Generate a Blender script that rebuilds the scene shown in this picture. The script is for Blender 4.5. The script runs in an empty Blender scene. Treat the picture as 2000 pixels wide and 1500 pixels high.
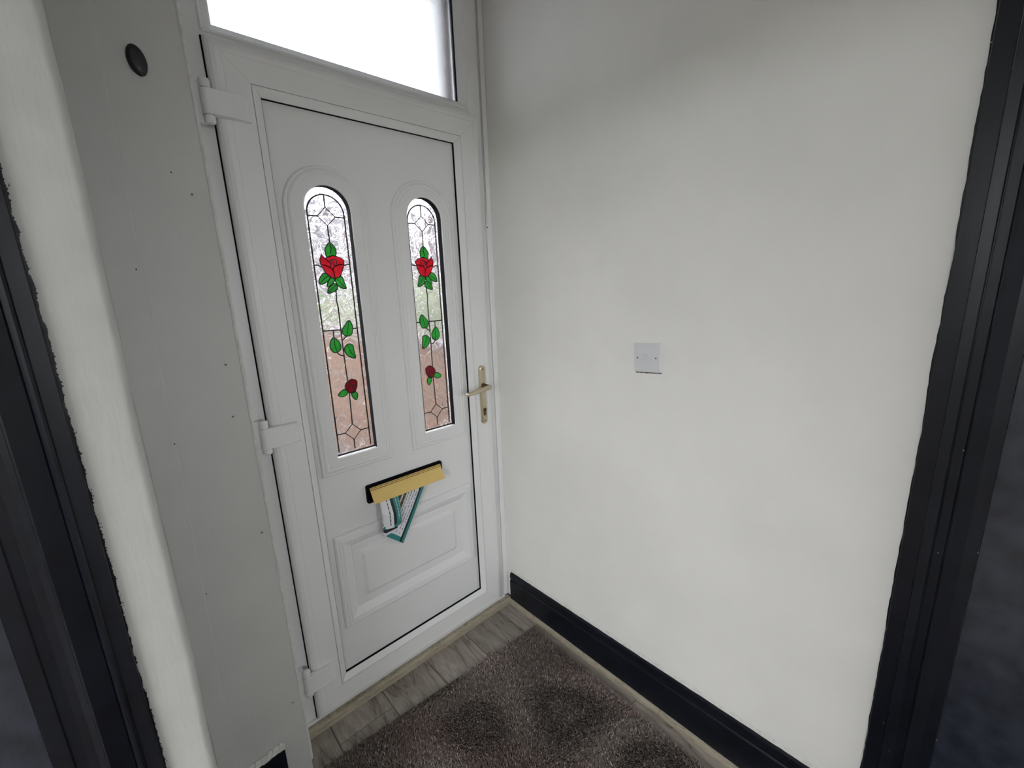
import bpy, math, random
from mathutils import Vector, Matrix
from mathutils.geometry import tessellate_polygon
random.seed(7)
sc = bpy.context.scene
COL = sc.collection

# ------------------------------------------------------------------ camera
CAM = Vector((0.0, -1.335, 1.4515))
YAW, PIT, ROL, FPX = 0.73305509, 0.22071306, 0.03918312, 834.885
fwd = Vector((math.sin(YAW)*math.cos(PIT), math.cos(YAW)*math.cos(PIT), -math.sin(PIT)))
rt0 = Vector((math.cos(YAW), -math.sin(YAW), 0)); dn0 = fwd.cross(rt0)
rt = rt0*math.cos(ROL) + dn0*math.sin(ROL)
dn = -rt0*math.sin(ROL) + dn0*math.cos(ROL)
cd = bpy.data.cameras.new('camera'); cam = bpy.data.objects.new('camera', cd); COL.objects.link(cam)
cd.sensor_width = 36.0; cd.lens = FPX/2000*36.0; cd.clip_start = 0.01; cd.clip_end = 200
cam.matrix_world = Matrix(((rt.x, -dn.x, -fwd.x, CAM.x), (rt.y, -dn.y, -fwd.y, CAM.y), (rt.z, -dn.z, -fwd.z, CAM.z), (0, 0, 0, 1)))
sc.camera = cam

def px(x, y, ax, val):
    """photo pixel (2000x1500) -> point on the plane axis=val that the thing touches"""
    d = rt*((x-1000)/FPX) + dn*((y-750)/FPX) + fwd
    return CAM + d*((val-CAM[ax])/d[ax])

# ------------------------------------------------------------------ world, lights, exposure
W = bpy.data.worlds.new('overcast_sky'); sc.world = W; W.use_nodes = True
bg = W.node_tree.nodes['Background']
bg.inputs['Color'].default_value = (0.965, 0.972, 1.0, 1); bg.inputs['Strength'].default_value = 8.0
vs = sc.view_settings
vs.view_transform = 'Standard'; vs.look = 'None'; vs.gamma = 1.0; vs.use_curve_mapping = False
vs.exposure = 0.68

def area(name, loc, rot, sx, sy, power, color, portal=False):
    l = bpy.data.lights.new(name, 'AREA'); l.shape = 'RECTANGLE'; l.size = sx; l.size_y = sy
    l.energy = power; l.color = color
    o = bpy.data.objects.new(name, l); COL.objects.link(o); o.location = loc; o.rotation_euler = rot
    if portal: l.cycles.is_portal = True
    return o
# sky light also comes in through the window of the room whose doorway the photographer stands in and an added hall window that brightens the door (portals guide sampling only)
area('portal_transom', (0.67, 0.30, 2.30), (math.radians(-90), 0, 0), 0.95, 0.60, 1, (1, 1, 1), True)
area('portal_panes', (0.68, 0.30, 1.35), (math.radians(-90), 0, 0), 0.75, 1.1, 1, (1, 1, 1), True)
area('portal_room_window', (-3.02, -2.5, 1.63), (0, math.radians(-90), 0), 1.5, 2.44, 1, (1, 1, 1), True)
area('portal_added_window', (0.51, -4.38, 1.56), (math.radians(90), 0, 0), 1.0, 1.0, 1, (1, 1, 1), True)
cy = sc.cycles
cy.use_adaptive_sampling = True; cy.adaptive_threshold = 0.02
cy.max_bounces = 9; cy.diffuse_bounces = 5; cy.glossy_bounces = 3; cy.transmission_bounces = 6; cy.transparent_max_bounces = 8

# ------------------------------------------------------------------ mesh helpers
WLOC = {}
def empty(name, loc, parent=None):
    o = bpy.data.objects.new(name, None); COL.objects.link(o)
    o.empty_display_size = 0.05
    loc = Vector(loc)
    base = WLOC[parent] if parent else Vector((0, 0, 0))
    o.location = loc - base; o.parent = parent; WLOC[o] = loc
    return o

def obj(name, verts, faces, mat, parent=None, smooth=False, mats=None, fmat=None, origin=None):
    """one mesh object; verts are world coordinates"""
    base = WLOC[parent] if parent else Vector((0, 0, 0))
    org = Vector(origin) if origin is not None else base
    me = bpy.data.meshes.new(name)
    me.from_pydata([tuple(Vector(v)-org) for v in verts], [], faces)
    for m in (mats or [mat]): me.materials.append(m)
    if fmat: me.polygons.foreach_set('material_index', fmat)
    if smooth: me.polygons.foreach_set('use_smooth', [True]*len(me.polygons))
    me.update()
    o = bpy.data.objects.new(name, me); COL.objects.link(o)
    o.location = org - base; o.parent = parent; WLOC[o] = org
    return o

def tag(o, label=None, cat=None, group=None, kind=None):
    if label: o['label'] = label
    if cat: o['category'] = cat
    if group: o['group'] = group
    if kind: o['kind'] = kind
    return o

class MB:
    def __init__(s): s.v = []; s.f = []; s.m = []
    def add(s, vs, fs, mi=0):
        k = len(s.v); s.v += [tuple(v) for v in vs]; s.f += [tuple(i+k for i in f) for f in fs]; s.m += [mi]*len(fs)
        return s
    def box(s, x0, x1, y0, y1, z0, z1, mi=0):
        return s.add([(x, y, z) for x in (x0, x1) for y in (y0, y1) for z in (z0, z1)],
                     [(0, 1, 3, 2), (4, 6, 7, 5), (0, 4, 5, 1), (2, 3, 7, 6), (0, 2, 6, 4), (1, 5, 7, 3)], mi)
    def build(s, name, mat, parent=None, smooth=False, mats=None, origin=None):
        return obj(name, s.v, s.f, mat, parent, smooth, mats, s.m if mats else None, origin)

def bevel(o, w, seg=2, ang=35):
    b = o.modifiers.new('bevel', 'BEVEL'); b.width = w; b.segments = seg; b.limit_method = 'ANGLE'; b.angle_limit = math.radians(ang)
    return o

def sbox(name, x0, x1, y0, y1, z0, z1, mat, parent=None, bv=0.0, seg=2):
    o = MB().box(x0, x1, y0, y1, z0, z1).build(name, mat, parent)
    if bv: bevel(o, bv, seg)
    return o

def plate_holes(outer, holes, y0, y1):
    """slab in the XZ plane with holes, front at y0, back at y1 (outer, holes: lists of (x,z))"""
    m = MB(); loops = [outer] + holes; pts = [p for l in loops for p in l]; n = len(pts)
    tris = tessellate_polygon([[Vector((p[0], p[1], 0)) for p in l] for l in loops])
    m.add([(p[0], y0, p[1]) for p in pts], [tuple(t) for t in tris])
    m.add([(p[0], y1, p[1]) for p in pts], [tuple(reversed(t)) for t in tris])
    k = 0
    for l in loops:
        c = len(l)
        m.add([(p[0], y0, p[1]) for p in l] + [(p[0], y1, p[1]) for p in l], [(i, (i+1) % c, c+(i+1) % c, c+i) for i in range(c)])
        k += c
    return m

def rect(x0, x1, z0, z1): return [(x0, z0), (x1, z0), (x1, z1), (x0, z1)]

def arch(cx, hw, zb, zc, inset=0.0, seg=20):
    h = hw-inset
    p = [(cx-h, zb+inset), (cx+h, zb+inset)]
    return p + [(cx+h*math.cos(math.pi*k/seg), zc+h*math.sin(math.pi*k/seg)) for k in range(seg+1)]

def loft(outline, prof, fill=False):
    """outline(inset)->[(x,z)], prof = [(inset, y)]"""
    m = MB(); rings = [[(x, y, z) for (x, z) in outline(i)] for (i, y) in prof]; n = len(rings[0])
    fs = [(k*n+i, k*n+(i+1) % n, (k+1)*n+(i+1) % n, (k+1)*n+i) for k in range(len(rings)-1) for i in range(n)]
    m.add([v for r in rings for v in r], fs)
    if fill: m.add(rings[-1], [tuple(range(n))])
    return m

def members(rectf, prof, names, mat, parent, gap=0.0003, smooth=False):
    """four mitred members round a rectangle; rectf(inset)->(x0,x1,z0,z1); order left,right,bottom,top"""
    out = []
    for side in range(4):
        m = MB(); vs = []
        for (i, y) in prof:
            x0, x1, z0, z1 = rectf(i)
            if side == 0: a, b = (x0, z0+gap), (x0, z1-gap)
            elif side == 1: a, b = (x1, z0+gap), (x1, z1-gap)
            elif side == 2: a, b = (x0+gap, z0), (x1-gap, z0)
            else: a, b = (x0+gap, z1), (x1-gap, z1)
            vs += [(a[0], y, a[1]), (b[0], y, b[1])]
        n = len(prof)
        fs = [(2*k, 2*k+1, 2*k+3, 2*k+2) for k in range(n-1)]
        fs.append((2*n-2, 2*n-1, 1, 0))
        fs += [tuple(2*k for k in range(n)), tuple(2*k+1 for k in reversed(range(n)))]
        m.add(vs, fs); out.append(m.build(names[side], mat, parent, smooth))
    return out

def lathe(m, c, axis, prof, seg=20, mi=0):
    """prof: [(along, radius)] from centre c along axis"""
    a = Vector(axis).normalized(); u = a.orthogonal().normalized(); w = a.cross(u)
    rings = [[Vector(c)+a*t+(u*math.cos(2*math.pi*k/seg)+w*math.sin(2*math.pi*k/seg))*r for k in range(seg)] for t, r in prof]
    fs = [(j*seg+k, j*seg+(k+1) % seg, (j+1)*seg+(k+1) % seg, (j+1)*seg+k) for j in range(len(prof)-1) for k in range(seg)]
    fs += [tuple(range(seg)), tuple((len(prof)-1)*seg+k for k in range(seg))]
    return m.add([v for r in rings for v in r], fs, mi)

def extrude_z(prof, z0, z1, closed=True):
    """prof: list of (x,y); z0/z1 numbers or functions of (x,y)"""
    n = len(prof); g = lambda z, p: z(p) if callable(z) else z
    m = MB(); vs = [(p[0], p[1], g(z0, p)) for p in prof] + [(p[0], p[1], g(z1, p)) for p in prof]
    fs = [(i, (i+1) % n, n+(i+1) % n, n+i) for i in range(n if closed else n-1)]
    if closed: fs += [tuple(range(n)), tuple(n+i for i in range(n))]
    return m.add(vs, fs)

# ------------------------------------------------------------------ materials
def nt(name):
    m = bpy.data.materials.new(name); m.use_nodes = True; t = m.node_tree; t.nodes.clear()
    o = t.nodes.new('ShaderNodeOutputMaterial'); return m, t, o
def N(t, ty, **kw):
    n = t.nodes.new(ty)
    for k, v in kw.items():
        if k in n.inputs: n.inputs[k].default_value = v
        else: setattr(n, k, v)
    return n
def ramp(t, stops, interp='LINEAR'):
    r = N(t, 'ShaderNodeValToRGB'); e = r.color_ramp; e.interpolation = interp
    while len(e.elements) < len(stops): e.elements.new(0.5)
    for el, (p, c) in zip(e.elements, stops): el.position = p; el.color = (*c, 1)
    return r
def coords(t, sx=1, sy=1, sz=1):
    tc = N(t, 'ShaderNodeTexCoord'); mp = N(t, 'ShaderNodeMapping'); mp.inputs['Scale'].default_value = (sx, sy, sz)
    t.links.new(tc.outputs['Object'], mp.inputs['Vector']); return mp.outputs['Vector']

def paint(name, col, rough=0.5, var=0.03, scale=6.0, bump=0.0, bscale=200.0, bstretch=(1, 1, 1), metallic=0.0, spec=0.5, coat=0.0, bdist=0.001):
    m, t, o = nt(name)
    b = N(t, 'ShaderNodeBsdfPrincipled', Roughness=rough, Metallic=metallic)
    b.inputs['Specular IOR Level'].default_value = spec
    if coat: b.inputs['Coat Weight'].default_value = coat; b.inputs['Coat Roughness'].default_value = 0.12
    v = coords(t)
    n = N(t, 'ShaderNodeTexNoise', Scale=scale, Detail=4.0); t.links.new(v, n.inputs['Vector'])
    lo = tuple(max(0, c*(1-var)) for c in col); hi = tuple(min(1, c*(1+var)) for c in col)
    r = ramp(t, [(0.35, lo), (0.65, hi)]); t.links.new(n.outputs['Fac'], r.inputs['Fac'])
    t.links.new(r.outputs['Color'], b.inputs['Base Color'])
    if bump:
        v2 = coords(t, *bstretch)
        n2 = N(t, 'ShaderNodeTexNoise', Scale=bscale, Detail=3.0); t.links.new(v2, n2.inputs['Vector'])
        bp = N(t, 'ShaderNodeBump', Strength=bump, Distance=bdist); t.links.new(n2.outputs['Fac'], bp.inputs['Height'])
        t.links.new(bp.outputs['Normal'], b.inputs['Normal'])
    t.links.new(b.outputs['BSDF'], o.inputs['Surface']); return m

M = {}
M['upvc'] = paint('white_upvc', (0.86, 0.865, 0.86), 0.38, 0.012, 3.0)
M['upvc_panel'] = paint('white_upvc_panel', (0.85, 0.855, 0.855), 0.45, 0.012, 3.0, 0.15, 700, bdist=0.0004)
M['wall'] = paint('white_emulsion', (0.865, 0.852, 0.82), 0.85, 0.025, 3.5, 0.25, 90, spec=0.25)
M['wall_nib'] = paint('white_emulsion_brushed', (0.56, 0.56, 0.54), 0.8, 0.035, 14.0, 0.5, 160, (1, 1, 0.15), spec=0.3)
M['ceiling'] = paint('white_ceiling_paint', (0.86, 0.86, 0.84), 0.9)
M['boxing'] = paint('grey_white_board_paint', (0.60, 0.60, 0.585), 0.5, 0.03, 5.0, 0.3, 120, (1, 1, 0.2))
M['caulk'] = paint('white_caulk', (0.70, 0.69, 0.66), 0.7, 0.08, 60, 0.5, 150)
M['black'] = paint('navy_black_gloss', (0.0065, 0.0078, 0.0130), 0.34, 0.25, 18.0, 0.35, 45, (1, 1, 0.08), spec=0.32)
M['navy'] = paint('navy_gloss_brushed', (0.026, 0.031, 0.046), 0.26, 0.3, 22.0, 0.45, 170, (1, 1, 0.13), spec=0.6)
M['gasket'] = paint('black_rubber', (0.004, 0.004, 0.005), 0.85, 0.1, spec=0.1)
M['lead'] = paint('dark_lead', (0.012, 0.012, 0.016), 0.45, 0.2, 80)
M['disc'] = paint('dark_grey_plastic', (0.016, 0.016, 0.018), 0.42, 0.1)
M['switch'] = paint('white_switch_plastic', (0.72, 0.72, 0.74), 0.3, 0.01)
M['screw'] = paint('dark_screw_head', (0.05, 0.05, 0.05), 0.4, 0.2, 80, metallic=0.6)
M['brass'] = paint('polished_gold_anodised', (0.88, 0.64, 0.23), 0.40, 0.03, 8, metallic=0.35)
M['handle'] = paint('satin_champagne_metal', (0.62, 0.55, 0.40), 0.28, 0.03, 30, metallic=0.85)
M['handle_dark'] = paint('dark_brass', (0.16, 0.11, 0.045), 0.35, 0.1, 40, metallic=0.8)
M['pine'] = None
M['teal'] = paint('teal_print', (0.035, 0.24, 0.235), 0.45, 0.05)
M['white_print'] = paint('white_paper', (0.78, 0.79, 0.83), 0.5, 0.02)
M['black_print_and_shade'] = paint('black_print_and_shade', (0.012, 0.02, 0.025), 0.45, 0.05)
M['ink'] = paint('grey_ink', (0.12, 0.12, 0.14), 0.5, 0.05)
M['pale_print'] = paint('pale_teal_print', (0.42, 0.66, 0.66), 0.5, 0.05)
M['photo'] = paint('olive_photo_print', (0.11, 0.095, 0.025), 0.4, 0.7, 160)
M['pink'] = paint('pink_print', (0.55, 0.25, 0.25), 0.5, 0.1)
M['paving'] = paint('grey_paving', (0.085, 0.08, 0.088), 0.85, 0.15, 4)
M['render'] = paint('pale_render', (0.105, 0.09, 0.092), 0.9, 0.06, 2)
M['slate'] = paint('roof_slate', (0.13, 0.13, 0.15), 0.7, 0.15, 3)
M['dark_pane'] = paint('dark_window_pane', (0.03, 0.035, 0.04), 0.1, 0.05)

def wood(name, cols, axis_scale, rough=0.5, wave=9.0):
    m, t, o = nt(name); b = N(t, 'ShaderNodeBsdfPrincipled', Roughness=rough)
    b.inputs['Specular IOR Level'].default_value = 0.35
    oi = N(t, 'ShaderNodeObjectInfo')
    tc = N(t, 'ShaderNodeTexCoord'); ad = N(t, 'ShaderNodeVectorMath', operation='ADD')
    mu = N(t, 'ShaderNodeVectorMath', operation='SCALE'); mu.inputs['Scale'].default_value = 7.0
    cv = N(t, 'ShaderNodeCombineXYZ'); t.links.new(oi.outputs['Random'], cv.inputs['X']); t.links.new(oi.outputs['Random'], cv.inputs['Y'])
    t.links.new(cv.outputs['Vector'], mu.inputs[0])
    t.links.new(tc.outputs['Object'], ad.inputs[0]); t.links.new(mu.outputs['Vector'], ad.inputs[1])
    mp = N(t, 'ShaderNodeMapping'); mp.inputs['Scale'].default_value = axis_scale; t.links.new(ad.outputs['Vector'], mp.inputs['Vector'])
    n = N(t, 'ShaderNodeTexNoise', Scale=1.6, Detail=3.0, Distortion=0.6); t.links.new(mp.outputs['Vector'], n.inputs['Vector'])
    ml = N(t, 'ShaderNodeMath', operation='MULTIPLY'); ml.inputs[1].default_value = wave; t.links.new(n.outputs['Fac'], ml.inputs[0])
    fr = N(t, 'ShaderNodeMath', operation='FRACT'); t.links.new(ml.outputs[0], fr.inputs[0])
    r1 = ramp(t, [(0.0, cols[0]), (0.12, cols[1]), (0.6, cols[2]), (1.0, cols[1])]); t.links.new(fr.outputs[0], r1.inputs['Fac'])
    n2 = N(t, 'ShaderNodeTexNoise', Scale=14.0, Detail=6.0); t.links.new(mp.outputs['Vector'], n2.inputs['Vector'])
    r2 = ramp(t, [(0.3, (0.72, 0.72, 0.72)), (0.7, (1.08, 1.06, 1.04))]); t.links.new(n2.outputs['Fac'], r2.inputs['Fac'])
    mx = N(t, 'ShaderNodeMix', data_type='RGBA', blend_type='MULTIPLY'); mx.inputs['Factor'].default_value = 1.0
    t.links.new(r1.outputs['Color'], mx.inputs['A']); t.links.new(r2.outputs['Color'], mx.inputs['B'])
    hv = N(t, 'ShaderNodeHueSaturation'); mr = N(t, 'ShaderNodeMapRange'); mr.inputs['To Min'].default_value = 0.85; mr.inputs['To Max'].default_value = 1.15
    t.links.new(oi.outputs['Random'], mr.inputs['Value']); t.links.new(mr.outputs['Result'], hv.inputs['Value'])
    t.links.new(mx.outputs['Result'], hv.inputs['Color']); t.links.new(hv.outputs['Color'], b.inputs['Base Color'])
    bp = N(t, 'ShaderNodeBump', Strength=0.15, Distance=0.0006); t.links.new(n2.outputs['Fac'], bp.inputs['Height']); t.links.new(bp.outputs['Normal'], b.inputs['Normal'])
    t.links.new(b.outputs['BSDF'], o.inputs['Surface']); return m
M['plank'] = wood('grey_brown_laminate', ((0.17, 0.142, 0.122), (0.32, 0.285, 0.25), (0.42, 0.382, 0.342)), (8.0, 1.3, 8.0), 0.45, 4.5)
M['pine'] = wood('pale_timber_edge', ((0.29, 0.25, 0.18), (0.40, 0.36, 0.28), (0.46, 0.42, 0.33)), (6.0, 6.0, 60.0), 0.55, 2.0)

def film(name, col):
    """coloured glass film: lets tinted light through and scatters some"""
    m, t, o = nt(name)
    tr = N(t, 'ShaderNodeBsdfTransparent'); tl = N(t, 'ShaderNodeBsdfTranslucent'); df = N(t, 'ShaderNodeBsdfPrincipled', Roughness=0.25)
    n = N(t, 'ShaderNodeTexNoise', Scale=70.0, Detail=3.0); t.links.new(coords(t), n.inputs['Vector'])
    r = ramp(t, [(0.3, tuple(c*0.8 for c in col)), (0.7, tuple(min(1, c*1.15) for c in col))]); t.links.new(n.outputs['Fac'], r.inputs['Fac'])
    for x in (tr, tl): t.links.new(r.outputs['Color'], x.inputs['Color'])
    t.links.new(r.outputs['Color'], df.inputs['Base Color'])
    a = N(t, 'ShaderNodeMixShader', Fac=0.65); t.links.new(tr.outputs[0], a.inputs[1]); t.links.new(tl.outputs[0], a.inputs[2])
    b = N(t, 'ShaderNodeMixShader', Fac=0.5); t.links.new(a.outputs[0], b.inputs[1]); t.links.new(df.outputs[0], b.inputs[2])
    t.links.new(b.outputs[0], o.inputs['Surface']); return m
M['red_film'] = film('red_glass_film', (0.74, 0.018, 0.065))
M['dark_red_film'] = film('dark_red_glass_film', (0.38, 0.01, 0.035))
M['green_film'] = film('green_glass_film', (0.075, 0.53, 0.10))

def obscure(name, clear, rough, scale, bump, dist, tint=(0.93, 0.945, 0.96), voro=False, ior=1.25):
    """obscured glazing: part straight light, part light bent by the relief of the glass"""
    m, t, o = nt(name)
    tr = N(t, 'ShaderNodeBsdfTransparent', Color=(*tint, 1)); rf = N(t, 'ShaderNodeBsdfRefraction', Color=(*tint, 1), Roughness=rough, IOR=ior)
    gl = N(t, 'ShaderNodeBsdfGlossy', Roughness=0.08, Color=(1, 1, 1, 1))
    v = coords(t)
    n = N(t, 'ShaderNodeTexNoise', Scale=scale, Detail=0.6 if voro else 2.5, Distortion=1.6); t.links.new(v, n.inputs['Vector'])
    h = n.outputs['Fac']
    if voro:
        vo = N(t, 'ShaderNodeTexVoronoi', Scale=scale*0.9, feature='DISTANCE_TO_EDGE'); 
        nv = N(t, 'ShaderNodeMix', data_type='RGBA', blend_type='LINEAR_LIGHT'); nv.inputs['Factor'].default_value = 0.03
        t.links.new(v, nv.inputs['A']); t.links.new(n.outputs['Color'], nv.inputs['B'])
        t.links.new(nv.outputs['Result'], vo.inputs['Vector'])
        sq = N(t, 'ShaderNodeMath', operation='POWER'); sq.inputs[1].default_value = 0.5; t.links.new(vo.outputs['Distance'], sq.inputs[0])
        ad = N(t, 'ShaderNodeMath', operation='ADD'); t.links.new(sq.outputs[0], ad.inputs[0]); t.links.new(h, ad.inputs[1]); h = ad.outputs[0]
    bp = N(t, 'ShaderNodeBump', Strength=bump, Distance=dist); t.links.new(h, bp.inputs['Height'])
    for x in (rf, gl): t.links.new(bp.outputs['Normal'], x.inputs['Normal'])
    a = N(t, 'ShaderNodeMixShader', Fac=1-clear); t.links.new(tr.outputs[0], a.inputs[1]); t.links.new(rf.outputs[0], a.inputs[2])
    fz = N(t, 'ShaderNodeFresnel', IOR=1.45); t.links.new(bp.outputs['Normal'], fz.inputs['Normal'])
    b = N(t, 'ShaderNodeMixShader'); t.links.new(fz.outputs[0], b.inputs['Fac']); t.links.new(a.outputs[0], b.inputs[1]); t.links.new(gl.outputs[0], b.inputs[2])
    t.links.new(b.outputs[0], o.inputs['Surface']); return m
M['pattern_glass'] = obscure('patterned_glass', 0.28, 0.02, 19.0, 0.9, 0.0045, (0.80, 0.80, 0.815), voro=True)
M['frost_glass'] = obscure('frosted_glass', 0.30, 0.30, 300.0, 0.35, 0.002, (0.50, 0.51, 0.525))
def clearg():
    m, t, o = nt('clear_glass'); tr = N(t, 'ShaderNodeBsdfTransparent', Color=(0.97, 0.98, 0.98, 1)); gl = N(t, 'ShaderNodeBsdfGlossy', Roughness=0.02)
    b = N(t, 'ShaderNodeMixShader', Fac=0.06); t.links.new(tr.outputs[0], b.inputs[1]); t.links.new(gl.outputs[0], b.inputs[2]); t.links.new(b.outputs[0], o.inputs['Surface']); return m
M['clear_glass'] = clearg()

def leafy():
    m, t, o = nt('hedge_leaves'); b = N(t, 'ShaderNodeBsdfPrincipled', Roughness=0.6)
    n = N(t, 'ShaderNodeTexNoise', Scale=9.0, Detail=6.0); t.links.new(coords(t), n.inputs['Vector'])
    r = ramp(t, [(0.3, (0.02, 0.03, 0.010)), (0.55, (0.05, 0.065, 0.022)), (0.75, (0.10, 0.115, 0.05))]); t.links.new(n.outputs['Fac'], r.inputs['Fac'])
    t.links.new(r.outputs['Color'], b.inputs['Base Color']); t.links.new(b.outputs['BSDF'], o.inputs['Surface']); return m
M['hedge'] = leafy()
def brickm(name, a, b_, mortar, rot):
    m, t, o = nt(name); b = N(t, 'ShaderNodeBsdfPrincipled', Roughness=0.85)
    tc = N(t, 'ShaderNodeTexCoord'); mp = N(t, 'ShaderNodeMapping'); mp.inputs['Rotation'].default_value = rot
    t.links.new(tc.outputs['Object'], mp.inputs['Vector'])
    br = N(t, 'ShaderNodeTexBrick', Color1=(*a, 1), Color2=(*b_, 1), Mortar=(*mortar, 1), Scale=1.0)
    br.inputs['Brick Width'].default_value = 0.225; br.inputs['Row Height'].default_value = 0.075; br.inputs['Mortar Size'].default_value = 0.008
    t.links.new(mp.outputs['Vector'], br.inputs['Vector']); t.links.new(br.outputs['Color'], b.inputs['Base Color'])
    t.links.new(b.outputs['BSDF'], o.inputs['Surface']); return m
M['brick'] = brickm('tan_brick', (0.115, 0.066, 0.040), (0.095, 0.054, 0.034), (0.10, 0.08, 0.066), (math.radians(90), 0, math.radians(90)))

def pilem():
    m, t, o = nt('rug_pile'); b = N(t, 'ShaderNodeBsdfPrincipled', Roughness=0.55)
    b.inputs['Specular IOR Level'].default_value = 0.3; b.inputs['Sheen Weight'].default_value = 0.2
    a = N(t, 'ShaderNodeVertexColor'); a.layer_name = 'yarn'
    t.links.new(a.outputs['Color'], b.inputs['Base Color']); t.links.new(b.outputs['BSDF'], o.inputs['Surface']); return m
M['pile'] = pilem()
M['rug'] = paint('rug_backing', (0.030, 0.024, 0.020), 0.95, 0.2, 60)

# ------------------------------------------------------------------ room shell
XR = 1.150            # right wall
YF = 0.028            # face of the fixed door frame
CEIL = 2.56
XL, YB = -0.205, -4.20
# front wall with opening for the door set (inside plaster is hidden, brick reveal outside)
wf = plate_holes(rect(-3.0, XR+0.2, -0.2, CEIL+0.2), [rect(0.205, 1.146, 0.0, 2.50)], 0.05, 0.10).build('wall_front', M['wall'])
tag(wf, 'white plaster front wall around the entrance door', 'wall', kind='structure')
wo = plate_holes(rect(-2.6, 3.0, -0.2, 3.2), [rect(0.20, 1.125, -0.05, 2.56)], 0.101, 0.32).build('wall_outer', M['brick'])
tag(wo, 'tan brick outer skin of the house outside the front door', 'wall', kind='structure')
# right wall with a doorway behind the architrave
def wallx(name, x0, x1, holes, label):
    m = plate_holes(rect(YB, 0.05, 0.0, CEIL), holes, x0, x1)
    m.v = [(v[1], v[0], v[2]) for v in m.v]
    return tag(m.build(name, M['wall']), label, 'wall', kind='structure')
wallx('wall_right', XR, XR+0.14, [], 'plain white right-hand wall carrying the light switch')
# left wall with the doorway the photographer stands in, and the bay of the room beyond it
DY0, DY1, DZ = -1.80, -0.500, 2.02
m = plate_holes([(YB, 0.0), (DY0, 0.0), (DY0, DZ), (DY1-0.002, DZ), (DY1-0.002, 2.021), (-0.128, 2.021), (-0.128, CEIL), (YB, CEIL)], [], -0.205, -0.012)
m.v = [(v[1], v[0], v[2]) for v in m.v]
tag(m.build('wall_left', M['wall']), 'white wall over and behind the doorway with black jambs', 'wall', kind='structure')
XW, YW1 = -2.80, 0.05; WY0, WY1 = -3.7, -1.3
m = plate_holes(rect(YB, YW1, 0.0, CEIL), [rect(WY0, WY1, 0.90, 2.36)], XW-0.20, XW); m.v = [(v[1], v[0], v[2]) for v in m.v]
tag(m.build('wall_window', M['wall']), 'white room wall with a wide window opposite the light switch', 'wall', kind='structure')
w2 = empty('window_2', (XW, -2.0, 0.95)); tag(w2, 'wide white framed window of the side room', 'window', kind='structure')
for o_ in members(lambda i: (WY0+i, WY1-i, 0.90+i, 2.36-i), [(0, -0.06), (0, 0.0), (0.05, 0.0), (0.05, -0.06)], ['frame_jamb', 'frame_jamb', 'frame_sill', 'frame_head'], M['upvc'], None):
    for v in o_.data.vertices: v.co = Vector((XW-0.08+v.co.y, v.co.x, v.co.z)) - WLOC[w2]
    o_.parent = w2
MB().box(XW-0.125, XW-0.120, WY0+0.02, WY1-0.02, 0.92, 2.34).build('glass_pane', M['clear_glass'], w2)
wb = plate_holes(rect(XW, XR, 0.0, CEIL), [rect(0.06, 0.96, 1.10, 2.02)], YB-0.14, YB).build('wall_back', M['wall'])
w3 = empty('added_window', (0.51, YB-0.07, 1.10)); tag(w3, 'added square white framed window at the unseen far end of the hall, brightening the door', 'window', kind='structure')  # added unseen window, sized to brighten the door and boxed boards
members(lambda i: (0.06+i, 0.96-i, 1.10+i, 2.02-i), [(0, YB-0.10), (0, YB-0.03), (0.05, YB-0.03), (0.05, YB-0.10)], ['frame_jamb', 'frame_jamb', 'frame_sill', 'frame_head'], M['upvc'], w3)
MB().box(0.08, 0.94, YB-0.075, YB-0.070, 1.12, 2.00).build('glass_pane', M['clear_glass'], w3)
tag(wb, 'plain white end wall behind the photographer', 'wall', kind='structure')
tag(MB().box(XW, XR, YB, 0.05, CEIL, CEIL+0.1).build('ceiling', M['ceiling']), 'white ceiling of the entrance hall', 'ceiling', kind='structure')

# floor: sub floor and laminate planks
fl = tag(MB().box(XW, XR+0.1, YB, 0.05, -0.06, -0.009).build('floor', M['rug']), 'grey-brown wood-effect laminate floor', 'floor', kind='structure')
PW = 0.192; x = 0.293-PW*17; cidx = -10
joint = {0: -0.55, 1: -1.05, 2: -0.30, 3: -0.80, 4: -0.20, 5: -0.66, 6: -0.46, 7: -0.088, 8: -0.90, 9: -0.35, 10: -1.02, 11: -0.679}
while x < XR-0.005:
    y1 = 0.012; first = True
    while y1 > YB+0.01:
        y0 = joint.get(cidx, -0.5) if first else y1-1.21
        first = False
        a, b = max(y0, YB)+0.0008, y1-0.0008
        xa, xb = max(x, XW)+0.0010, min(x+PW, XR-0.002)-0.0010
        if xb-xa > 0.02 and b-a > 0.01:
            p = MB()
            p.add([(xa, a, -0.009), (xb, a, -0.009), (xb, b, -0.009), (xa, b, -0.009), (xa, a, -0.0012), (xb, a, -0.0012), (xb, b, -0.0012), (xa, b, -0.0012),
                   (xa+0.0016, a+0.0016, 0), (xb-0.0016, a+0.0016, 0), (xb-0.0016, b-0.0016, 0), (xa+0.0016, b-0.0016, 0)],
                  [(3, 2, 1, 0), (0, 1, 5, 4), (1, 2, 6, 5), (2, 3, 7, 6), (3, 0, 4, 7), (4, 5, 9, 8), (5, 6, 10, 9), (6, 7, 11, 10), (7, 4, 8, 11), (8, 9, 10, 11)])
            p.build('plank', M['plank'], fl, origin=((xa+xb)/2, (a+b)/2, 0))
        y1 = y0
    x += PW; cidx += 1

# ------------------------------------------------------------------ left: boxed boards beside the door, wall nib
bx = empty('trim_1', (0.10, -0.06, 0)); tag(bx, 'grey-white painted boxed-in boards between the door frame and the wall corner', 'boxing', kind='structure')
YP = -0.120
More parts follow.
